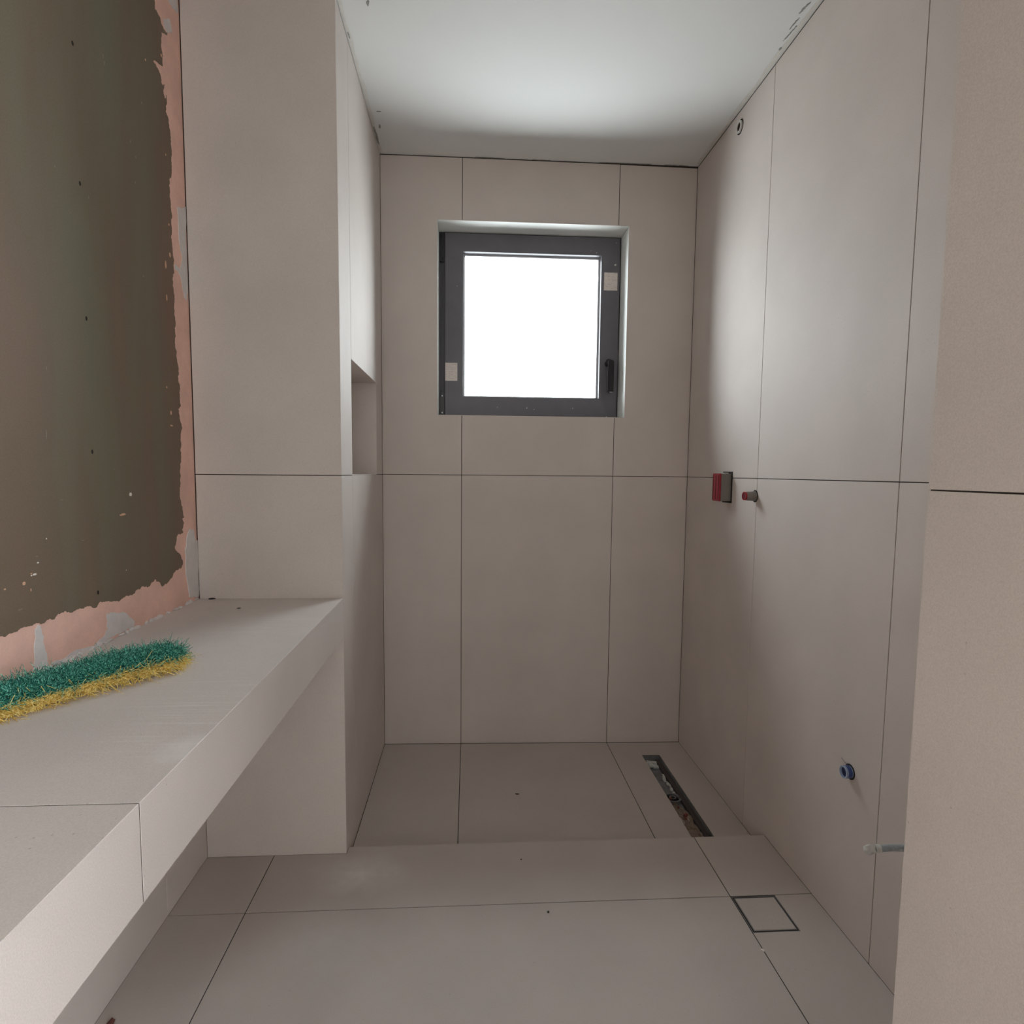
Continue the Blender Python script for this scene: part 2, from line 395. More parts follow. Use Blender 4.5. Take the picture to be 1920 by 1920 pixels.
# ---- left pier with the niche
pier = structure(boxes('wall_pier', [(-B_-.2, -NX-TT, -A+TT, .02, -.15, H), (-NX-TT, -TT, -A+TT, N1-TT, -.15, H), (-NX-TT, -TT, N2+TT, .02, -.15, H),
                                     (-NX-TT, -TT, N1-TT, N2+TT, -.15, J-TT), (-NX-TT, -TT, N1-TT, N2+TT, NT+TT, H)], M_grout))
fp = F_px(0)
tile(fp, [(-A+g, 0), (-ST, 0), (-ST, SZ(0)), (N1-g, SZ(0)), (N1-g, J-g), (-A+g, J-g)], pier); tile(fp, rect(-A, N1, J, top), pier)
tile(fp, [(N1+g, SZ(0)+g), (-g, SZ(0)+g), (-g, J-g), (N1+g, J-g)], pier)
tile(fp, [(N1+g, NT), (N2, NT), (N2, J+g), (-g, J+g), (-g, top), (N1+g, top)], pier)
# niche lining
tile(F_px(-NX), [(N1, J), (N2, J), (N2, NT), (N1, NT)], pier, name='niche_tile')
tile(F_ny(N2), [(-NX, J), (-rv, J), (-rv, NT), (-NX, NT)], pier, name='niche_tile')
tile(F_py(N1), [(-NX, J), (-rv, J), (-rv, NT), (-NX, NT)], pier, name='niche_tile')
tile(F_dn(NT), [(-NX, N1), (-rv, N1), (-rv, N2), (-NX, N2)], pier, name='niche_tile')
tile(F_up(J+g), [(-NX, N1), (-rv, N1), (-rv, N2), (-NX, N2)], pier, name='niche_tile')
# pier front
ff = F_ny(-A)
tile(ff, [(-B_+.003, J+g), (-g*.4, J+g), (-g*.4, top), (-B_+.003, top)], pier)
tile(ff, [(-B_+.003, ZB-.008), (-g*.4, ZB-.008), (-g*.4, J-g), (-B_+.003, J-g)], pier)
tile(ff, [(-B_+.0004, .0002), (-g*.4, .0002), (-g*.4, ZB-.012), (-B_+.0004, ZB-.012)], pier)

# ---- left wall: plasterboard above the counter, tile below
wall_left = structure(boxes('wall_left', [(-B_-.20, -B_, YB, -A+TT, .50, H), (-B_-.20, -B_-TT, YB, -A+TT, -.10, .50)], M_pink))
for y0, y1 in ((FC, -A), (FC-.6, FC), (FC-1.2, FC-.6), (FC-1.8, FC-1.2), (YB, FC-1.8)):
    tile(F_px(-B_), [(y0+g, 0), (y1-(g if y1 < -A else 0), 0), (y1-(g if y1 < -A else 0), ZB-BT+.04), (y0+g, ZB-BT+.04)], wall_left)

# ---- room floor
floor = structure(boxes('floor', [(-B_-.05, W+.05, YB, -ST-TT, -.15, -TT)], M_grout_floor))
fu = F_up(0)
def ft(p, **k): return tile(fu, p, floor, M_floor, **k)
ft([(-B_, FC+g), (FJ1-g, FC+g), (FJ1-g, -A+.0002), (-B_, -A+.0002)]); ft([(FJ1+g, FC+g), (FJ2-g, FC+g), (FJ2-g, -ST), (.0005, -ST), (.0005, -A+.0002), (FJ1+g, -A+.0002)])
ft([(FJ2+g, FC+g), (W+.0006, FC+g), (W+.0006, -ST), (FJ2+g, -ST)])
SX0, SX1, SY0, SY1 = .9985, 1.1138, -.9650, -1.0818
ft([(-B_, FC-.6+g), (FJ1-g, FC-.6+g), (FJ1-g, FC-g), (-B_, FC-g)]); ft(rect(FJ1, FJ2, FC-.6, FC))
ft([(FJ2+g, FC-.6+g), (W+.0006, FC-.6+g), (W+.0006, FC-g), (SX1, FC-g), (SX1, SY1), (FJ2+g, SY1)])
for k in (1, 2, 3, 4, 5):
    y1 = FC-.6*k; y0 = max(y1-.6, YB)
    ft(rect(-B_, FJ1, y0, y1))
    if y1 > YN: ft([(FJ1+g, y0+g), (XN-g if y0 < YN else FJ2-g, y0+g), (XN-g if y0 < YN else FJ2-g, YN), (FJ2-g, YN), (FJ2-g, y1-g), (FJ1+g, y1-g)])
    else: ft(rect(FJ1, XN, y0, y1))
    if y1 > YN: ft(rect(FJ2, W, YN, y1))
# riser of the step down to the shower
tile(F_py(-ST), [(.001, SZ(0)+.001), (W-.001, SZ(W)+.001), (W-.001, -TT), (.001, -TT)], floor, M_floor, name='riser_tile')

# ---- shower floor, falling to the channel drain
shower = structure(prism('floor_shower', F_up(lambda x: SZ(x) - TT), [(0, -ST), (1.0212, -ST), (1.0212, 0), (0, 0)], -.06, 0, M_grout_floor, None, 0))
prism('mortar_bed', F_up(lambda x: SZ(x) - TT), [(1.0944, -ST), (W, -ST), (W, 0), (1.0944, 0)], -.06, 0, M_grout_floor, shower, 0)
boxes('sub_slab', [(-.05, W+.25, -ST-.10, .166, -.22, -.105), (1.0212, 1.0944, -.109, .10, -.105, SZ(1.06)-TT-.0008)], M_grout_floor, shower)
fs = F_up(SZ)
DX0, DX1, DY0, DY1 = 1.0227, 1.0928, -.1119, -.6480
tile(fs, rect(0, X1, -ST, 0), shower, M_floor); tile(fs, rect(X1, X2, -ST, 0), shower, M_floor)
tile(fs, [(X2+g, -ST), (DX0, -ST), (DX0, -g), (X2+g, -g)], shower, M_floor)
tile(fs, [(DX1, -ST), (W+.0006, -ST), (W+.0006, -g), (DX1, -g)], shower, M_floor)
tile(fs, [(DX0, DY0), (DX1, DY0), (DX1, -g), (DX0, -g)], shower, M_floor); tile(fs, [(DX0, -ST), (DX1, -ST), (DX1, DY1), (DX0, DY1)], shower, M_floor)

# ---- ceiling
ceiling = structure(boxes('ceiling', [(-B_-.2, W+.25, YB-.1, .30, H, H+.15)], M_ceil))
rn = random.Random(3)
fd = F_dn(H)
M_smear = mat('grey_filler_smear', (136, 136, 132), .8, var=.2, vscale=60); M_caulk = mat('pale_caulk', (206, 204, 198), .7, var=.05, vscale=40)
def strip(y0, y1, x, wdt, sgn, mt, n=26):
    a = []; b = []
    for i in range(n+1):
        y = y0 + (y1-y0)*i/n; a.append((x, y)); b.append((x + sgn*wdt*(.55 + .75*abs(noise.noise(Vector((y*9, x*5, 1.7))))), y))
    return a + b[::-1]
flat_patch('caulk', fd, strip(-1.75, -.02, W, .020, -1, M_caulk), .0012, M_caulk, ceiling)
flat_patch('caulk', fd, strip(-.74, -.02, 0, .016, 1, M_caulk), .0012, M_caulk, ceiling)
for (cx, cy, lx, ly, rot) in ((.077, -.722, .003, .009, .3), (.036, -.264, .007, .0015, 0), (.026, -.178, .003, .012, .1), (.006, -.606, .002, .012, 0), (1.192, -.64, .003, .005, 0),
                         (1.188, -.70, .002, .03, .1), (1.181, -.735, .0015, .022, .1), (1.178, -.785, .0025, .02, .2), (.006, -.12, .004, .06, 0), (.40, -.003, .05, .0022, .01), (.60, -.002, .03, .0015, 0), (.93, -.003, .09, .0018, 0), (1.12, -.003, .05, .0022, 0)):
    p = []
    for k in range(16):
        t_ = k*math.pi/8; q = 1 + .5*noise.noise(Vector((cx*50 + math.cos(t_)*1.5, cy*50, math.sin(t_)*1.5)))
        a_, b_ = lx*q*math.cos(t_), ly*q*math.sin(t_); p.append((cx + a_*math.cos(rot) - b_*math.sin(rot), min(-.0002, cy + a_*math.sin(rot) + b_*math.cos(rot))))
    flat_patch('filler_smear', fd, ragged(p, .0015, 1, rn), .0015, M_smear, ceiling)

# ---- plain wall behind the camera; unseen doorway and daylit hall on the right, added for fill light
structure(boxes('wall_rear', [(-B_-.2, XN+.14, YB-.12, YB, 0, H)], M_white_wall))
HW = FILL_WINDOW; HZ = HALL_Z; HY = (-4.30, -1.96)
structure(boxes('floor_hall', [(XN+.14, HX, HY[0], HY[1], -.15, -.001)], M_hall_floor))
structure(boxes('ceiling_hall', [(XN+.14, HX, HY[0], HY[1], HZ, HZ+.1)], M_ceil))
structure(boxes('wall_hall_rear', [(XN+.14, HX+.1, HY[0]-.1, HY[0], 0, HZ), (XN+.04, XN+.14, HY[0]-.1, YB, 0, HZ)], M_white_wall))
structure(boxes('wall_hall_front', [(W+.25, HX+.1, HY[1], HY[1]+.1, 0, HZ)], M_white_wall))
structure(boxes('wall_hall_right', [(HX, HX+.1, HY[0], HW[0], 0, HZ), (HX, HX+.1, HW[1], HY[1], 0, HZ), (HX, HX+.1, HW[0], HW[1], 0, HW[2]), (HX, HX+.1, HW[0], HW[1], HW[3], HZ)], M_white_wall))

# ================================================================ left wall coatings
fl = F_px(-B_)
# EDGE / PATCH / FLECK / HOLES : (y, z) on the wall
EDGE= [(-0.8642, 2.1262), (-0.8651, 2.115), (-0.8636, 2.0968), (-0.8527, 2.0975), (-0.8401, 2.094), (-0.837, 2.0854), (-0.828, 2.0809), (-0.8085, 2.0852), (-0.8111, 2.077), (-0.8249, 2.0721), (-0.8345, 2.0691), (-0.8397, 2.0258), (-0.8329, 2.0157), (-0.8365, 1.9934), (-0.8443, 1.9893), (-0.8612, 1.9856), (-0.88, 1.9744), (-0.8659, 1.971), (-0.8551, 1.9689), (-0.8464, 1.9617), (-0.8455, 1.9495), (-0.8299, 1.9554), (-0.8345, 1.9453), (-0.8387, 1.939), (-0.8322, 1.9245), (-0.8215, 1.9383), (-0.8229, 1.9208), (-0.8305, 1.8959), (-0.8195, 1.8873), (-0.8169, 1.87), (-0.8122, 1.8537), (-0.8118, 1.8332), (-0.8091, 1.8156), (-0.8125, 1.7968), (-0.8124, 1.7721), (-0.8157, 1.7544), (-0.8262, 1.7466), (-0.8281, 1.7325), (-0.8273, 1.7063), (-0.8231, 1.6834), (-0.8188, 1.6603), (-0.8239, 1.6198), (-0.822, 1.5916), (-0.8177, 1.568), (-0.8183, 1.5327), (-0.8246, 1.5297), (-0.8234, 1.4921), (-0.8213, 1.4653), (-0.8217, 1.422), (-0.8257, 1.4013), (-0.826, 1.3756), (-0.8202, 1.3431), (-0.8142, 1.3123), (-0.8182, 1.2875), (-0.815, 1.274), (-0.8089, 1.2587), (-0.8118, 1.232), (-0.8086, 1.2181), (-0.8218, 1.2106), (-0.8187, 1.1968), (-0.8078, 1.1712), (-0.8048, 1.1653), (-0.8147, 1.1483), (-0.8189, 1.1092), (-0.8167, 1.0806), (-0.8222, 1.0477), (-0.8248, 1.0308), (-0.8292, 1.0001), (-0.8243, 0.9793), (-0.8173, 0.9581), (-0.811, 0.943), (-0.8209, 0.9396), (-0.813, 0.9285), (-0.8181, 0.9185), (-0.825, 0.9129), (-0.819, 0.9061), (-0.8323, 0.9012), (-0.8494, 0.8999), (-0.8569, 0.8834), (-0.8642, 0.8679), (-0.8763, 0.8695), (-0.8484, 0.8576), (-0.8344, 0.8453), (-0.8266, 0.8337), (-0.8343, 0.8181), (-0.8557, 0.8154), (-0.8767, 0.8108), (-0.8896, 0.8009), (-0.906, 0.7929), (-0.9255, 0.7896), (-0.938, 0.7999), (-0.9524, 0.8045), (-0.9608, 0.8137), (-0.9684, 0.8075), (-0.9901, 0.8003), (-1.0068, 0.8045), (-1.0269, 0.802), (-1.0498, 0.7967), (-1.0685, 0.7961), (-1.0975, 0.7932), (-1.1377, 0.801), (-1.1695, 0.8021), (-1.1729, 0.798), (-1.1967, 0.8044), (-1.2226, 0.8056), (-1.2338, 0.8054), (-1.2528, 0.8063), (-1.2735, 0.8094), (-1.2865, 0.8064), (-1.3062, 0.8052), (-1.3253, 0.8032), (-1.3501, 0.8055), (-1.3716, 0.8063), (-1.3904, 0.805), (-1.4102, 0.8058)]
PATCH= [[(-0.7852, 0.9112), (-0.8026, 0.8896), (-0.8136, 0.8613), (-0.813, 0.8104), (-0.8051, 0.7663), (-0.8021, 0.7464), (-0.8005, 0.7374), (-0.7497, 0.7266), (-0.7475, 0.7552), (-0.7457, 0.8767), (-0.7576, 0.878), (-0.7628, 0.9026)], [(-0.7915, 1.6978), (-0.745, 1.7185), (-0.7518, 1.6271), (-0.7497, 1.567), (-0.7498, 1.5056), (-0.7581, 1.4849), (-0.7709, 1.4894), (-0.7811, 1.5267), (-0.7968, 1.5436), (-0.8153, 1.5454), (-0.8125, 1.5561), (-0.788, 1.5484), (-0.7729, 1.5794), (-0.7866, 1.6242)], [(-0.8263, 2.1039), (-0.7938, 2.1251), (-0.7837, 2.1005), (-0.8004, 2.089), (-0.82, 2.0865)], [(-0.8025, 2.1648), (-0.7537, 2.2009), (-0.7543, 2.1645), (-0.7751, 2.1608)], [(-1.3311, 0.8038), (-1.3385, 0.7957), (-1.3424, 0.7465), (-1.347, 0.7311), (-1.3536, 0.7317), (-1.3173, 0.7245), (-1.314, 0.7356), (-1.3189, 0.7647), (-1.3238, 0.7934)], [(-1.1444, 0.7774), (-1.1329, 0.7767), (-1.0785, 0.7616), (-1.0505, 0.7375), (-1.0513, 0.7268), (-1.1027, 0.7257), (-1.1534, 0.7236), (-1.2002, 0.7199), (-1.2569, 0.7189), (-1.293, 0.7217), (-1.3074, 0.7282), (-1.2559, 0.7314), (-1.1847, 0.7249), (-1.1591, 0.7333), (-1.1436, 0.745)]]
FLECK= [(-1.0445, 1.0082, 0.0099, 0.0079, 'w'), (-1.0766, 0.9677, 0.0226, 0.0044, 'p'), (-1.3322, 0.8877, 0.0083, 0.0035, 'w'), (-1.3392, 0.8907, 0.0047, 0.0017, 'p'), (-1.3566, 0.8772, 0.0068, 0.006, 'p'), (-1.3394, 0.8872, 0.0035, 0.0026, 'w'), (-1.3964, 0.8756, 0.0042, 0.0025, 'p'), (-1.3424, 0.864, 0.0023, 0.0052, 'p'), (-1.3677, 0.8372, 0.0111, 0.0017, 'g'), (-0.8748, 1.2543, 0.005, 0.005, 'p'), (-0.859, 1.1962, 0.0077, 0.0102, 'p'), (-0.8587, 1.1659, 0.0129, 0.0038, 'p'), (-0.8582, 1.5399, 0.0076, 0.0188, 'p'), (-0.8359, 1.5695, 0.0078, 0.0114, 'p'), (-0.8589, 1.4643, 0.0051, 0.0151, 'p'), (-0.8357, 1.6392, 0.0052, 0.0051, 'p'), (-1.3251, 0.9167, 0.006, 0.0018, 'g'), (-1.3235, 0.9058, 0.0048, 0.0026, 'w'), (-1.2574, 1.0069, 0.0082, 0.0014, 'g'), (-1.2055, 0.9295, 0.0091, 0.001, 'g'), (-1.1409, 1.5668, 0.0032, 0.005, 'g'), (-0.9881, 1.7469, 0.0041, 0.0056, 'g'), (-0.9697, 1.7251, 0.0042, 0.0057, 'g'), (-1.2306, 1.5783, 0.0028, 0.0046, 'g'), (-1.0745, 1.8591, 0.0036, 0.0083, 'g'), (-1.0702, 1.8492, 0.0036, 0.0083, 'g'), (-0.9759, 1.6699, 0.0042, 0.0045, 'g'), (-0.8389, 1.7956, 0.0038, 0.005, 'p'), (-0.9143, 1.9562, 0.0046, 0.0047, 'p'), (-0.9371, 1.8531, 0.0044, 0.0058, 'g'), (-0.8419, 2.0125, 0.0076, 0.0062, 'p'), (-0.959, 1.4813, 0.0044, 0.0035, 'g'), (-1.2783, 1.2301, 0.0013, 0.0072, 'g'), (-1.287, 1.1182, 0.0013, 0.018, 'g'), (-1.3006, 0.9432, 0.0025, 0.0027, 'w'), (-1.0721, 0.8515, 0.0019, 0.0022, 'w'), (-1.0991, 1.0606, 0.0054, 0.0011, 'g')]
HOLES= [(-1.1663, 1.8206), (-1.1643, 1.5809), (-1.1646, 1.3401), (-1.1662, 1.0935), (-1.1691, 0.8241)]
rn = random.Random(11)
edge = ragged(EDGE, .0035, 3, rn, closed=False)
coat = edge + [(-1.55, .772), (-1.75, .765), (-2.1, .77), (-2.6, .77), (YB, .77), (YB, H), (-.866, H)]
flat_patch('waterproof_coating', fl, coat, .0008, M_olive, wall_left)
for i, p in enumerate(PATCH):
    flat_patch('filler_patch', fl, ragged(p, .003, 2, rn), .0010 if i else .0022, M_white_filler, wall_left)
for (y, z, dy, dz, c) in FLECK:
    p = [(y + .5*dy*math.cos(t_), z + .5*dz*math.sin(t_)) for t_ in [k*math.pi/5 for k in range(10)]]
    flat_patch('paint_chip', fl, ragged(p, .002, 1, rn), .0011, {'p': M_fleck_p, 'w': M_fleck_w, 'g': M_fleck_g}[c], wall_left)
for y, z in HOLES:
    p = [(y + .0028*math.cos(t_), z + .0042*math.sin(t_)) for t_ in [k*math.pi/6 for k in range(12)]]
    flat_patch('screw_hole', fl, p, .0012, M_hole, wall_left)
# filler beads in the corner with the counter
bm = bmesh.new()
for i in range(34):
    y = -.76 - i*.019
    if rn.random() < .55: lump(bm, (-B_+.002, y, ZB+.002), .006*rn.uniform(.5, 1.3), .011*rn.uniform(.6, 1.4), .005*rn.uniform(.5, 1.3), .5, i, 1)
bm_obj('filler_bead', bm, M_white_filler, wall_left)

# ================================================================ counter
counter = tag(empty('tiled_counter', (-.19, -1.8, ZB-BT)), 'long beige tiled floating counter running along the olive-coated left wall', 'counter')
YC = -2.95
def part(o): o.parent = counter; keep(o); return o
fb = F_up(ZB)
core = part(boxes('core', [(-B_, -TT, YC, -A, ZB-BT+.006, ZB-TT)], M_grout))
for y0, y1 in ((BJ, -A), (YC, BJ)):
    part(prism('top_tile', fb, [(-B_+.001, y0+g), (-.0004, y0+g), (-.0004, y1-g*.5), (-B_+.001, y1-g*.5)], -TT, 0, M_bench, None, .0003))
    part(prism('front_tile', F_px(0), [(y0+g, ZB-BT), (y1-g*.5, ZB-BT), (y1-g*.5, ZB-.0005), (y0+g, ZB-.0005)], -TT, 0, M_tile, None, .0003))
part(boxes('front_joint', [(-.004, -.0004, BJ-g, BJ+g, ZB-BT+.001, ZB-.001)], M_grout)); part(boxes('top_joint', [(-B_+.001, -.001, BJ-g, BJ+g, ZB-.004, ZB-.0005)], M_grout))
part(boxes('underside_board', [(-B_, -TT, YC, -A, ZB-BT, ZB-BT+.006)], M_core))
part(boxes('end_panel', [(-B_, 0, YC-TT, YC, ZB-BT, ZB)], M_tile))

# ================================================================ window
win = structure(empty('window_1', ((WL+WR)/2, RD, WB)))
def wp(o): o.parent = win; keep(o); return o
def frame_ring(name, o, i, y0, y1, mt, parent=None, bev=0.):
    (x0, x1, z0, z1), (a0, a1, b0, b1) = o, i
    bm = bmesh.new()
    def L_(x0, x1, z0, z1, y): return [bm.verts.new(p) for p in ((x0, y, z0), (x1, y, z0), (x1, y, z1), (x0, y, z1))]
    rings = [L_(x0, x1, z0, z1, y1), L_(x0, x1, z0, z1, y0+bev), L_(x0+bev, x1-bev, z0+bev, z1-bev, y0), L_(a0-bev, a1+bev, b0-bev, b1+bev, y0), L_(a0, a1, b0, b1, y0+bev), L_(a0, a1, b0, b1, y1)]
    if not bev: rings = [rings[0], rings[1], rings[4], rings[5]]
    for k in range(len(rings)):
        r0, r1 = rings[k], rings[(k+1) % len(rings)]
        for q in range(4): bm.faces.new((r0[q], r0[(q+1) % 4], r1[(q+1) % 4], r1[q]))
    return wp(bm_obj(name, bm, mt, win if parent is None else parent))
GL, GR, GT, GB = .3095, .8660, 1.9345, 1.3655
frame_ring('frame', (WL, WR, WB, WT), (WL+.05, WR-.05, WB+.05, WT-.05), RD+.004, RD+.048, M_alu_dark)
sash = frame_ring('sash', (.2375, .9415, WB+.001, 2.0050), (GL, GR, GB, GT), RD-.010, RD+.044, M_alu, bev=.0012)
def sp(o): o.parent = sash; o.matrix_parent_inverse = Matrix(); return o
gb = frame_ring('glazing_bead', (GL-.002, GR+.002, GB-.002, GT+.002), (GL+.007, GR-.007, GB+.007, GT-.007), RD+.020, RD+.038, M_spacer); sp(gb)
pane = wp(boxes('pane', [(GL-.004, GR+.004, RD+.028, RD+.032, GB-.004, GT+.004)], M_glass)); sp(pane)
# handle
hx, hy, hz = .9040, RD-.010, 1.5080
def cyl_y(name, x, z, r_, y0, y1, mt, seg=24): return tube(name, [(x, y0, z), (x, y1, z)], r_, mt, None, seg)
h = wp(cyl_y('handle', hx, hz, .0165, hy, hy-.010, M_black)); sp(h)
bm = bmesh.new()
add_box(bm, hx-.009, hx+.015, hy-.038, hy-.020, hz-.122, hz+.009)
bmesh.ops.bevel(bm, geom=bm.edges[:], offset=.004, segments=2, affect='EDGES')
sp(wp(bm_obj('handle_lever', bm, M_black)))
sp(wp(tube('handle_neck', [(hx, hy-.008, hz), (hx, hy-.024, hz)], .008, M_black)))
sp(wp(boxes('handle_tip', [(hx-.002, hx+.010, hy-.0372, hy-.030, hz-.1225, hz-.117)], M_screw)))
# hinges
for z0, z1 in ((1.893, 2.003), (1.288, 1.383)):
    bm = bmesh.new(); add_box(bm, WL+.003, WL+.021, RD-.010, RD+.006, z0, z1); bmesh.ops.bevel(bm, geom=bm.edges[:], offset=.003, segments=2, affect='EDGES')
    hg = wp(bm_obj('hinge', bm, M_black))
    for z in ((z0+.012, z1-.016) if z0 < 1.5 else (z0+.02,)):
        s_ = cyl_y('screw', WL+.013, z, .0028, RD-.010, RD-.0115, M_screw if z0 < 1.5 else M_black, 10); s_.parent = hg
# paper stickers
sy = RD-.010
for x0, x1, z0, z1, nm in ((.8780, .9325, 1.7990, 1.8690, 'upper'), (.2385, .2870, 1.4275, 1.4985, 'lower')):
    s_ = sp(wp(boxes('paper_sticker', [(x0, x1, sy-.0006, sy, z0, z1)], M_paper)))
# plaster specks on the sash
bm = bmesh.new()
for x, z, r_ in ((.9225, 1.900, .005), (.845, 1.945, .0022), (.822, 1.952, .0014), (.285, 1.800, .0016), (.45, 1.325, .002), (.57, 1.323, .003), (.60, 1.318, .002), (.76, 1.325, .0025), (.90, 1.292, .003), (.925, 1.985, .0018)):
    lump(bm, (x, sy-.0003, z), r_, .0009, r_*.8, .5, int(x*100), 1)
sp(wp(bm_obj('plaster_speck', bm, M_plaster)))

# ================================================================ plumbing stubs on the right wall
X = W
mx = tag(empty('mixer_rough_in', (X, -.376, .968)), 'grey square box with red front sticking out of the right shower wall', 'plumbing')
def mp_(o): o.parent = mx; keep(o); return o
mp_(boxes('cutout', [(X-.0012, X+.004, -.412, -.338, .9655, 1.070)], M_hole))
bm = bmesh.new(); add_box(bm, 1.1735, X+.003, -.4045, -.3465, .9715, 1.0635); bmesh.ops.bevel(bm, geom=bm.edges[:], offset=.002, segments=2, affect='EDGES')
bx_ = mp_(bm_obj('body', bm, M_grey_p))
bm = bmesh.new()
add_box(bm, 1.1690, 1.1745, -.4050, -.3460, .9710, 1.0640)
bmesh.ops.bevel(bm, geom=bm.edges[:], offset=.0015, segments=2, affect='EDGES')
cv = mp_(bm_obj('red_cover', bm, M_red)); 
for k in range(3):
    o = boxes('rib', [(1.1678, 1.1695, -.398 + k*.022, -.394 + k*.022, .977, 1.058)], M_red_d); o.parent = cv
mp_(boxes('nail_tab', [(1.188, 1.200, -.400, -.360, 1.0632, 1.0665)], M_plaster))

vy, vz = -.573, .9955
vl = tag(empty('valve_stub', (X, vy, vz-.016)), 'short grey round stub with dark red end on the right wall beside the red box', 'plumbing')
def vp_(o): o.parent = vl; keep(o); return o
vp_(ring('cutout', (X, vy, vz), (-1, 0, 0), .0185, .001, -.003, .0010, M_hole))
vp_(tube('sleeve', [(X+.003, vy, vz), (1.1850, vy, vz), (1.1790, vy, vz)], [.0150, .0138, .0132], M_grey_p, None, 24))
vp_(tube('plug', [(1.1795, vy, vz), (1.1765, vy, vz), (1.1750, vy, vz)], [.0118, .0116, .0100], M_red_d, None, 20))
vp_(ring('plug_rim', (1.179, vy, vz), (-1, 0, 0), .0132, .0100, -.002, .0055, M_red))

so = tag(empty('shower_outlet', (X, -.3632, 2.160)), 'round pipe outlet high on the right wall just under the ceiling', 'plumbing')
def so_(o): o.parent = so; keep(o); return o
c = (X, -.3632, 2.1841)
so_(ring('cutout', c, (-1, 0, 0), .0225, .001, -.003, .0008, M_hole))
so_(ring('collar', c, (-1, 0, 0), .0185, .0130, -.003, .0060, M_caulk))
so_(ring('thread', c, (-1, 0, 0), .0130, .0090, -.004, .0030, mat('dark_brass', (74, 40, 34), .45, metal=.4)))

bp = tag(empty('water_pipe_stub', (X, -1.0837, .370)), 'blue plastic pipe stub poking out low on the right wall', 'pipe')
def bp_(o): o.parent = bp; keep(o); return o
c = (X, -1.0837, .3856)
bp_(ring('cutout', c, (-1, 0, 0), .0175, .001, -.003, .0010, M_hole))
bp_(ring('pipe', c, (-1, 0, 0), .0140, .0112, -.003, .0170, M_blue_l))
bp_(ring('pipe_liner', c, (-1, 0, 0), .0142, .0110, .003, .0120, M_blue))
bp_(tube('plug', [(X-.004, c[1], c[2]), (X-.0125, c[1], c[2])], .0111, mat('navy_plug', (28, 36, 74), .4)))
bp_(tube('tear_strip', [(X-.004, c[1]-.002, c[2]+.0145), (X-.012, c[1]+.004, c[2]+.022), (X-.016, c[1]+.010, c[2]+.0290)], .0004, M_dark, None, 6))

rd_ = tag(empty('threaded_rod', (X, -1.40, .4155)), 'pale zinc mounting rod jutting from the right wall past the projecting wall edge', 'rod')
def rd(o): o.parent = rd_; keep(o); return o
# thread: a bar with fine ridges
pts = []; rr = []
n = 120
for i in range(n+1):
    pts.append((X + .003 - (X + .003 - 1.047)*i/n, -1.40, .4155 + .0004*math.sin(i*.2))); rr.append(.0054 + (.0005 if i % 2 else 0))
rd(tube('rod', pts, rr, M_zinc, None, 14))
rd(tube('nut_collar', [(1.0520, -1.40, .4155), (1.0440, -1.40, .4155)], [.0068, .0066], M_plaster, None, 8))
bm = bmesh.new(); lump(bm, (1.0345, -1.40, .4148), .0110, .0070, .0076, .5, 4, 3); lump(bm, (1.032, -1.401, .4095), .006, .005, .005, .4, 9, 2)
rd(bm_obj('plaster_blob', bm, M_plaster, None, True))
bm = bmesh.new()
for i in range(14): lump(bm, (rn.uniform(1.055, 1.13), -1.40 + rn.uniform(-.004, -.001), .4155 + rn.uniform(-.001, .0052)), rn.uniform(.003, .008), .0024, rn.uniform(.0012, .0026), .5, i, 1)
rd(bm_obj('plaster_residue', bm, M_plaster))

# ================================================================ drains
dr = tag(empty('channel_drain', ((DX0+DX1)/2, -.38, -.085)), 'open steel channel drain with mortar debris in the shower floor', 'drain')
def dp(o): o.parent = dr; keep(o); return o
zt = SZ(1.06)
zb = zt - .030
bm = bmesh.new()
t_ = .0012
add_box(bm, DX0, DX1, DY1, DY0, zb-.002, zb)
add_box(bm, DX0, DX0+t_, DY1, DY0, zb, zt-.0035); add_box(bm, DX1-t_, DX1, DY1, DY0, zb, zt-.0035)
add_box(bm, DX0+t_, DX1-t_, DY0-t_, DY0, zb, zt-.0035); add_box(bm, DX0+t_, DX1-t_, DY1, DY1+t_, zb, zt-.0035)
dp(bm_obj('tray', bm, M_steel_dark))
dp(boxes('side_ledge', [(DX1-.017, DX1-t_, DY1+.002, DY0-.002, zb, zb+.012)], mat('dark_ledge', (70, 62, 60), .7)))
cy_ = -.388
dp(ring('strainer_ring', (1.052, cy_, zb), (0, 0, 1), .029, .023, 0, .012, M_steel_dark)); dp(ring('strainer_cup', (1.052, cy_, zb), (0, 0, 1), .023, .006, 0, .004, M_dark))
dp(ring('strainer_grip', (1.052, cy_+.002, zb), (0, 0, 1), .012, .008, .003, .011, M_steel))
bm = bmesh.new()
for i in range(26): lump(bm, (rn.uniform(DX0+.008, DX1-.020), rn.uniform(-.16, -.120), zb + rn.uniform(0, .010)), rn.uniform(.006, .013), rn.uniform(.006, .014), rn.uniform(.004, .009), .5, i, 2)
for i in range(16): lump(bm, (rn.uniform(DX1-.028, DX1-.016), rn.uniform(-.36, -.20), zb + rn.uniform(0, .006)), rn.uniform(.003, .007), rn.uniform(.008, .018), rn.uniform(.002, .006), .5, i, 1)
o = dp(bm_obj('plaster_debris', bm, M_plaster)); o['kind'] = 'stuff'
bm = bmesh.new()
for i in range(60): lump(bm, (rn.uniform(DX0+.004, DX1-.018), rn.uniform(-.645, -.43), zb + rn.uniform(-.002, .006)), rn.uniform(.006, .016), rn.uniform(.008, .022), rn.uniform(.004, .009), .6, i, 2)
o = dp(bm_obj('mortar_debris', bm, M_sand)); o['kind'] = 'stuff'
bm = bmesh.new()
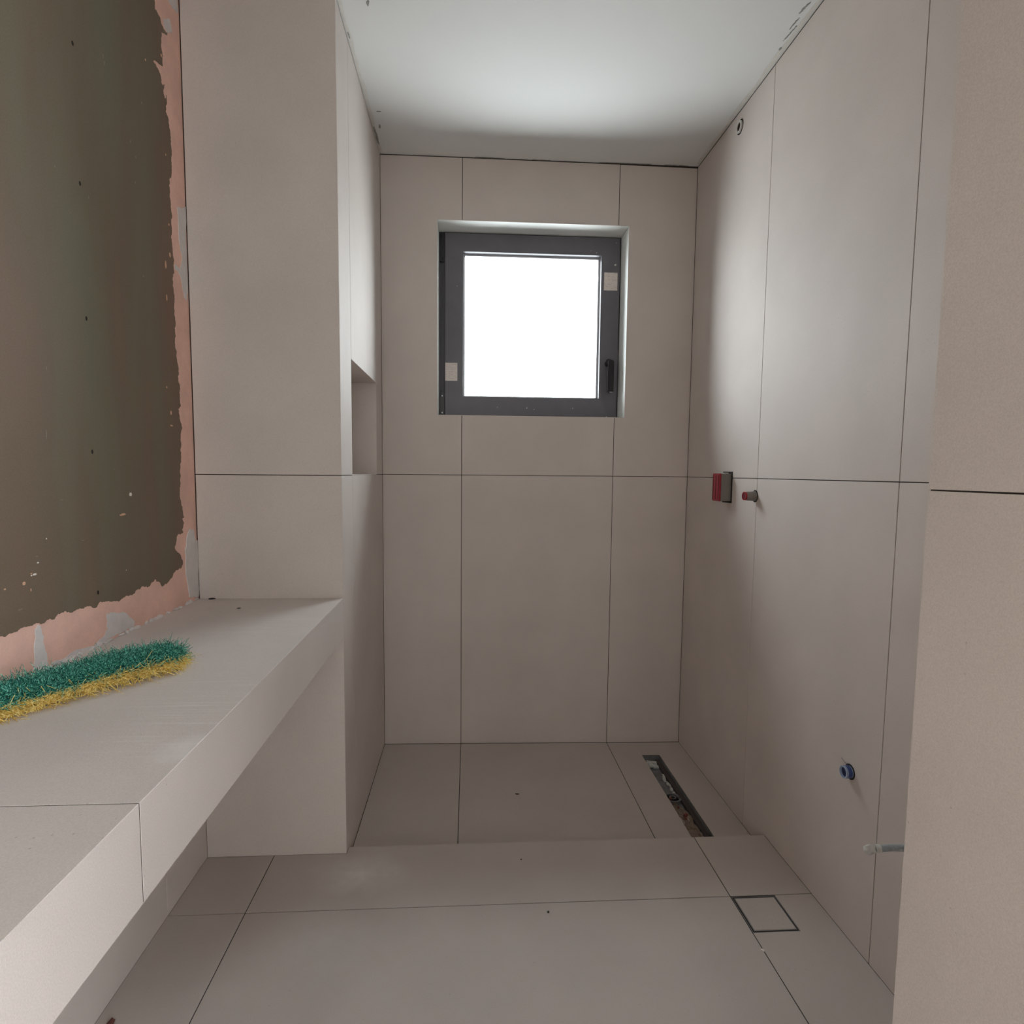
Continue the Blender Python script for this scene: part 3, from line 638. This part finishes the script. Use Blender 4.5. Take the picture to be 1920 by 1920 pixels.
for x, y, s_ in ((1.056, -.500, 1.2), (1.050, -.518, .9), (1.062, -.493, .8), (1.044, -.392, .7), (1.049, -.452, .6), (1.040, -.40, .7)): lump(bm, (x, y, zb+.013), .006*s_, .009*s_, .004*s_, .6, int(y*1000), 1)
dp(bm_obj('red_crumb', bm, mat('red_crumb', (120, 62, 54), .8)))['kind'] = 'stuff'
bm = bmesh.new()
for x, y, s_ in ((1.033, -.525, 1.), (1.036, -.54, 1.), (1.056, -.527, .7), (1.062, -.512, .6)): lump(bm, (x, y, zb+.014), .003*s_, .012*s_, .003*s_, .4, int(y*900), 1)
dp(bm_obj('tile_sliver', bm, mat('tile_sliver', (190, 172, 158), .8)))['kind'] = 'stuff'

M_steel_lip = mat('steel_lip', (150, 148, 148), .5, metal=.2)
fdn = tag(empty('floor_drain', ((SX0+SX1)/2, (SY0+SY1)/2, -.02)), 'small square tile-in floor drain set in the floor near the right wall', 'drain')
def fp_(o): o.parent = fdn; keep(o); return o
fp_(boxes('pit', [(SX0+.001, SX1, SY1, SY0+.002, -.032, -.030)], M_dark))
def sq_ring(name, o, w_, z0, z1, mt):
    x0, x1, y0, y1 = o
    return fp_(boxes(name, [(x0, x1, y0, y0+w_, z0, z1), (x0, x1, y1-w_, y1, z0, z1), (x0, x0+w_, y0+w_, y1-w_, z0, z1), (x1-w_, x1, y0+w_, y1-w_, z0, z1)], mt))
sq_ring('outer_frame', (SX0+.0015, SX1-.0006, SY1+.0006, SY0+.0012), .0016, -.030, -.0012, M_steel_dark)
sq_ring('inner_frame', (SX0+.0068, SX1-.0052, SY1+.0062, SY0-.0040), .0014, -.028, -.0010, M_steel_lip)
fp_(prism('tile_insert', fu, [(SX0+.0088, SY1+.0082), (SX1-.0070, SY1+.0082), (SX1-.0070, SY0-.0058), (SX0+.0088, SY0-.0058)], -.010, -.0004, M_floor))

# ================================================================ scrubbing pad
d2 = Vector((.585, .811, 0)).normalized(); n2 = Vector((-d2.y, d2.x, 0)); E0 = Vector((-.1705, -1.2905, ZB))
LEN, WID = .285, .064
pad = tag(empty('scrubbing_pad', (-.25, -1.40, ZB)), 'long fuzzy scrubbing pad, green fibres over yellow, lying on the counter', 'scrubbing pad')
def pp(o): o.parent = pad; keep(o); return o
def pad_pt(s, q, z):     # s along from the tip backwards, q across -1..1, z height
    endk = math.sqrt(max(0., 1 - max(0., (.03 - s)/.03)**2))
    bow = .006*math.sin(s/LEN*math.pi)
    return E0 - d2*s + n2*(q*WID/2*max(.15, endk) + bow) + Vector((0, 0, z))
def slab(name, z0, z1, mt):
    bm = bmesh.new(); rows = []
    for i in range(25):
        s = LEN*i/24 if i else .0005
        lift = .004*max(0, math.sin(s/LEN*math.pi*1.3 + .3))
        row = []
        for (q, z) in ((-1, z0), (-1, (z0+z1)/2), (-.92, z1), (0, z1+.002), (.92, z1), (1, (z0+z1)/2), (1, z0), (0, z0)):
            row.append(bm.verts.new(pad_pt(s, q, z+lift)))
        rows.append(row)
    for a, b in zip(rows, rows[1:]):
        for k in range(8): bm.faces.new((a[k], a[(k+1) % 8], b[(k+1) % 8], b[k]))
    bm.faces.new(rows[0]); bm.faces.new(rows[-1][::-1])
    return pp(bm_obj(name, bm, mt))
def fibre_mat(name, a, b_, c_):
    mt = bpy.data.materials.new(name); mt.use_nodes = True; t = mt.node_tree; bs = t.nodes['Principled BSDF']
    co = t.nodes.new('ShaderNodeTexCoord'); n = t.nodes.new('ShaderNodeTexNoise'); n.inputs['Scale'].default_value = 340; n.inputs['Detail'].default_value = 3
    r = t.nodes.new('ShaderNodeValToRGB'); t.links.new(co.outputs['Object'], n.inputs['Vector']); t.links.new(n.outputs['Fac'], r.inputs[0]); t.links.new(r.outputs[0], bs.inputs['Base Color'])
    e = r.color_ramp.elements; e[0].position = .38; e[0].color = s2l(a) + (1,); e[1].position = .62; e[1].color = s2l(c_) + (1,); k = e.new(.5); k.color = s2l(b_) + (1,)
    bs.inputs['Roughness'].default_value = .45; return mt
M_green = fibre_mat('green_fibre', (0, 60, 56), (30, 132, 114), (136, 214, 190)); M_yel = fibre_mat('yellow_fibre', (196, 160, 62), (240, 212, 116), (253, 240, 178))
M_backing = mat('dark_green_backing', (16, 62, 54), .8); M_ybacking = mat('ochre_backing', (96, 72, 26), .8)
slab('yellow_backing', .004, .015, M_ybacking); slab('green_backing', .0155, .027, M_backing)
def fibres(name, count, gen, mt, rnd, lmin=.006, lmax=.0125, rmin=.00024, rmax=.00046, wob=.55):
    V = []; Fc = []
    for _ in range(count):
        p, nrm = gen(rnd)
        ln = rnd.uniform(lmin, lmax); r_ = rnd.uniform(rmin, rmax)
        d = (nrm + Vector((rnd.gauss(0, wob), rnd.gauss(0, wob), rnd.gauss(0, wob*.8)))).normalized()
        curl = Vector((rnd.gauss(0, 1), rnd.gauss(0, 1), rnd.gauss(0, .8)))*.9
        x = d.orthogonal().normalized(); y = d.cross(x); base = len(V)
        q = p
        for k in range(4):
            t = k/3
            pos = p + d*ln*t + curl*ln*t*t*.6
            if pos.z < ZB + .0006: pos.z = ZB + .0006
            rr_ = r_*(1 - .35*t)
            for a in range(3): V.append(pos + (x*math.cos(a*2.094) + y*math.sin(a*2.094))*rr_)
        for k in range(3):
            for a in range(3):
                i0 = base + k*3 + a; i1 = base + k*3 + (a+1) % 3
                Fc.append((i0, i1, i1+3, i0+3))
        Fc.append((base+9, base+10, base+11))
    me = bpy.data.meshes.new(name); me.from_pydata([tuple(v) for v in V], [], Fc); me.update()
    o = pp(link(name, me, mt, None)); o['kind'] = 'stuff'; return o
def g_gen(rnd):
    s = abs(rnd.uniform(-.012, LEN)); k = rnd.random()
    lift = .004*max(0, math.sin(s/LEN*math.pi*1.3 + .3))
    if s < .006: return pad_pt(.001, rnd.uniform(-.9, .9), rnd.uniform(.012, .027)), d2
    if k < .68: return pad_pt(s, rnd.uniform(-1, 1), .027+lift), Vector((0, 0, 1))
    q = -1 if k < .86 else 1
    return pad_pt(s, q, rnd.uniform(.017, .027)+lift), n2*q + Vector((0, 0, .35))
def y_gen(rnd):
    s = abs(rnd.uniform(-.012, LEN)); k = rnd.random()
    lift = .004*max(0, math.sin(s/LEN*math.pi*1.3 + .3))
    if s < .006: return pad_pt(.001, rnd.uniform(-1, .2), rnd.uniform(.004, .013)), d2
    q = -1 if k < .85 else 1
    return pad_pt(s, q, rnd.uniform(.004, .0165)+lift), n2*q*1.0 + Vector((0, 0, -.12))
fibres('green_pile', 7000, g_gen, M_green, random.Random(5), .006, .014, .00036, .00066, .75); fibres('yellow_pile', 2900, y_gen, M_yel, random.Random(6), .006, .0175, .0004, .0007, .75)

# ================================================================ small debris
def crumb(name, c, rx, ry, rz, mt, label, rot=0, group=None):
    bm = bmesh.new(); lump(bm, (0, 0, 0), rx, ry, rz, .6, int(c[0]*1000), 2)
    o = bm_obj(name, bm, mt); o.location = (c[0], c[1], c[2]+rz*.85); o.rotation_euler[2] = rot
    return tag(o, label, 'debris', group)
M_chip = mat('dark_chip', (40, 34, 32), .8)
crumb('plastic_sliver', (.506, -.388, SZ(.506)), .0080, .0022, .0016, M_chip, 'dark sliver lying in the middle of the shower floor', R(-5))
crumb('dark_crumb', (.5316, -.9954, 0), .0026, .0032, .0020, M_chip, 'dark crumb on the room floor near the centre joint')
crumb('pale_crumb', (.9956, -1.1343, 0), .0030, .0045, .0022, M_fleck_w, 'tiny white crumb on the floor joint below the square drain', R(30))
crumb('grey_crumb', (.4828, -.796, 0), .0022, .0022, .0012, M_chip, 'tiny grey crumb on the floor just in front of the shower step')
crumb('dark_crumb', (.052, -.672, SZ(.05)), .0028, .0030, .0020, M_chip, 'dark crumb at the left end of the shower step by the pier')
crumb('black_sliver', (-.3389, -.7560, ZB), .0085, .0030, .0022, M_chip, 'black sliver on the counter against the pier foot', R(15))
crumb('black_crumb', (-.229, -.8635, ZB), .0045, .0022, .0014, M_chip, 'black crumb lying on the counter in front of the pier')
crumb('brown_crumb', (-.345, -1.246, 0), .006, .010, .005, mat('rust_chip', (92, 50, 44), .8), 'rust-brown chip on the floor against the wall below the counter')
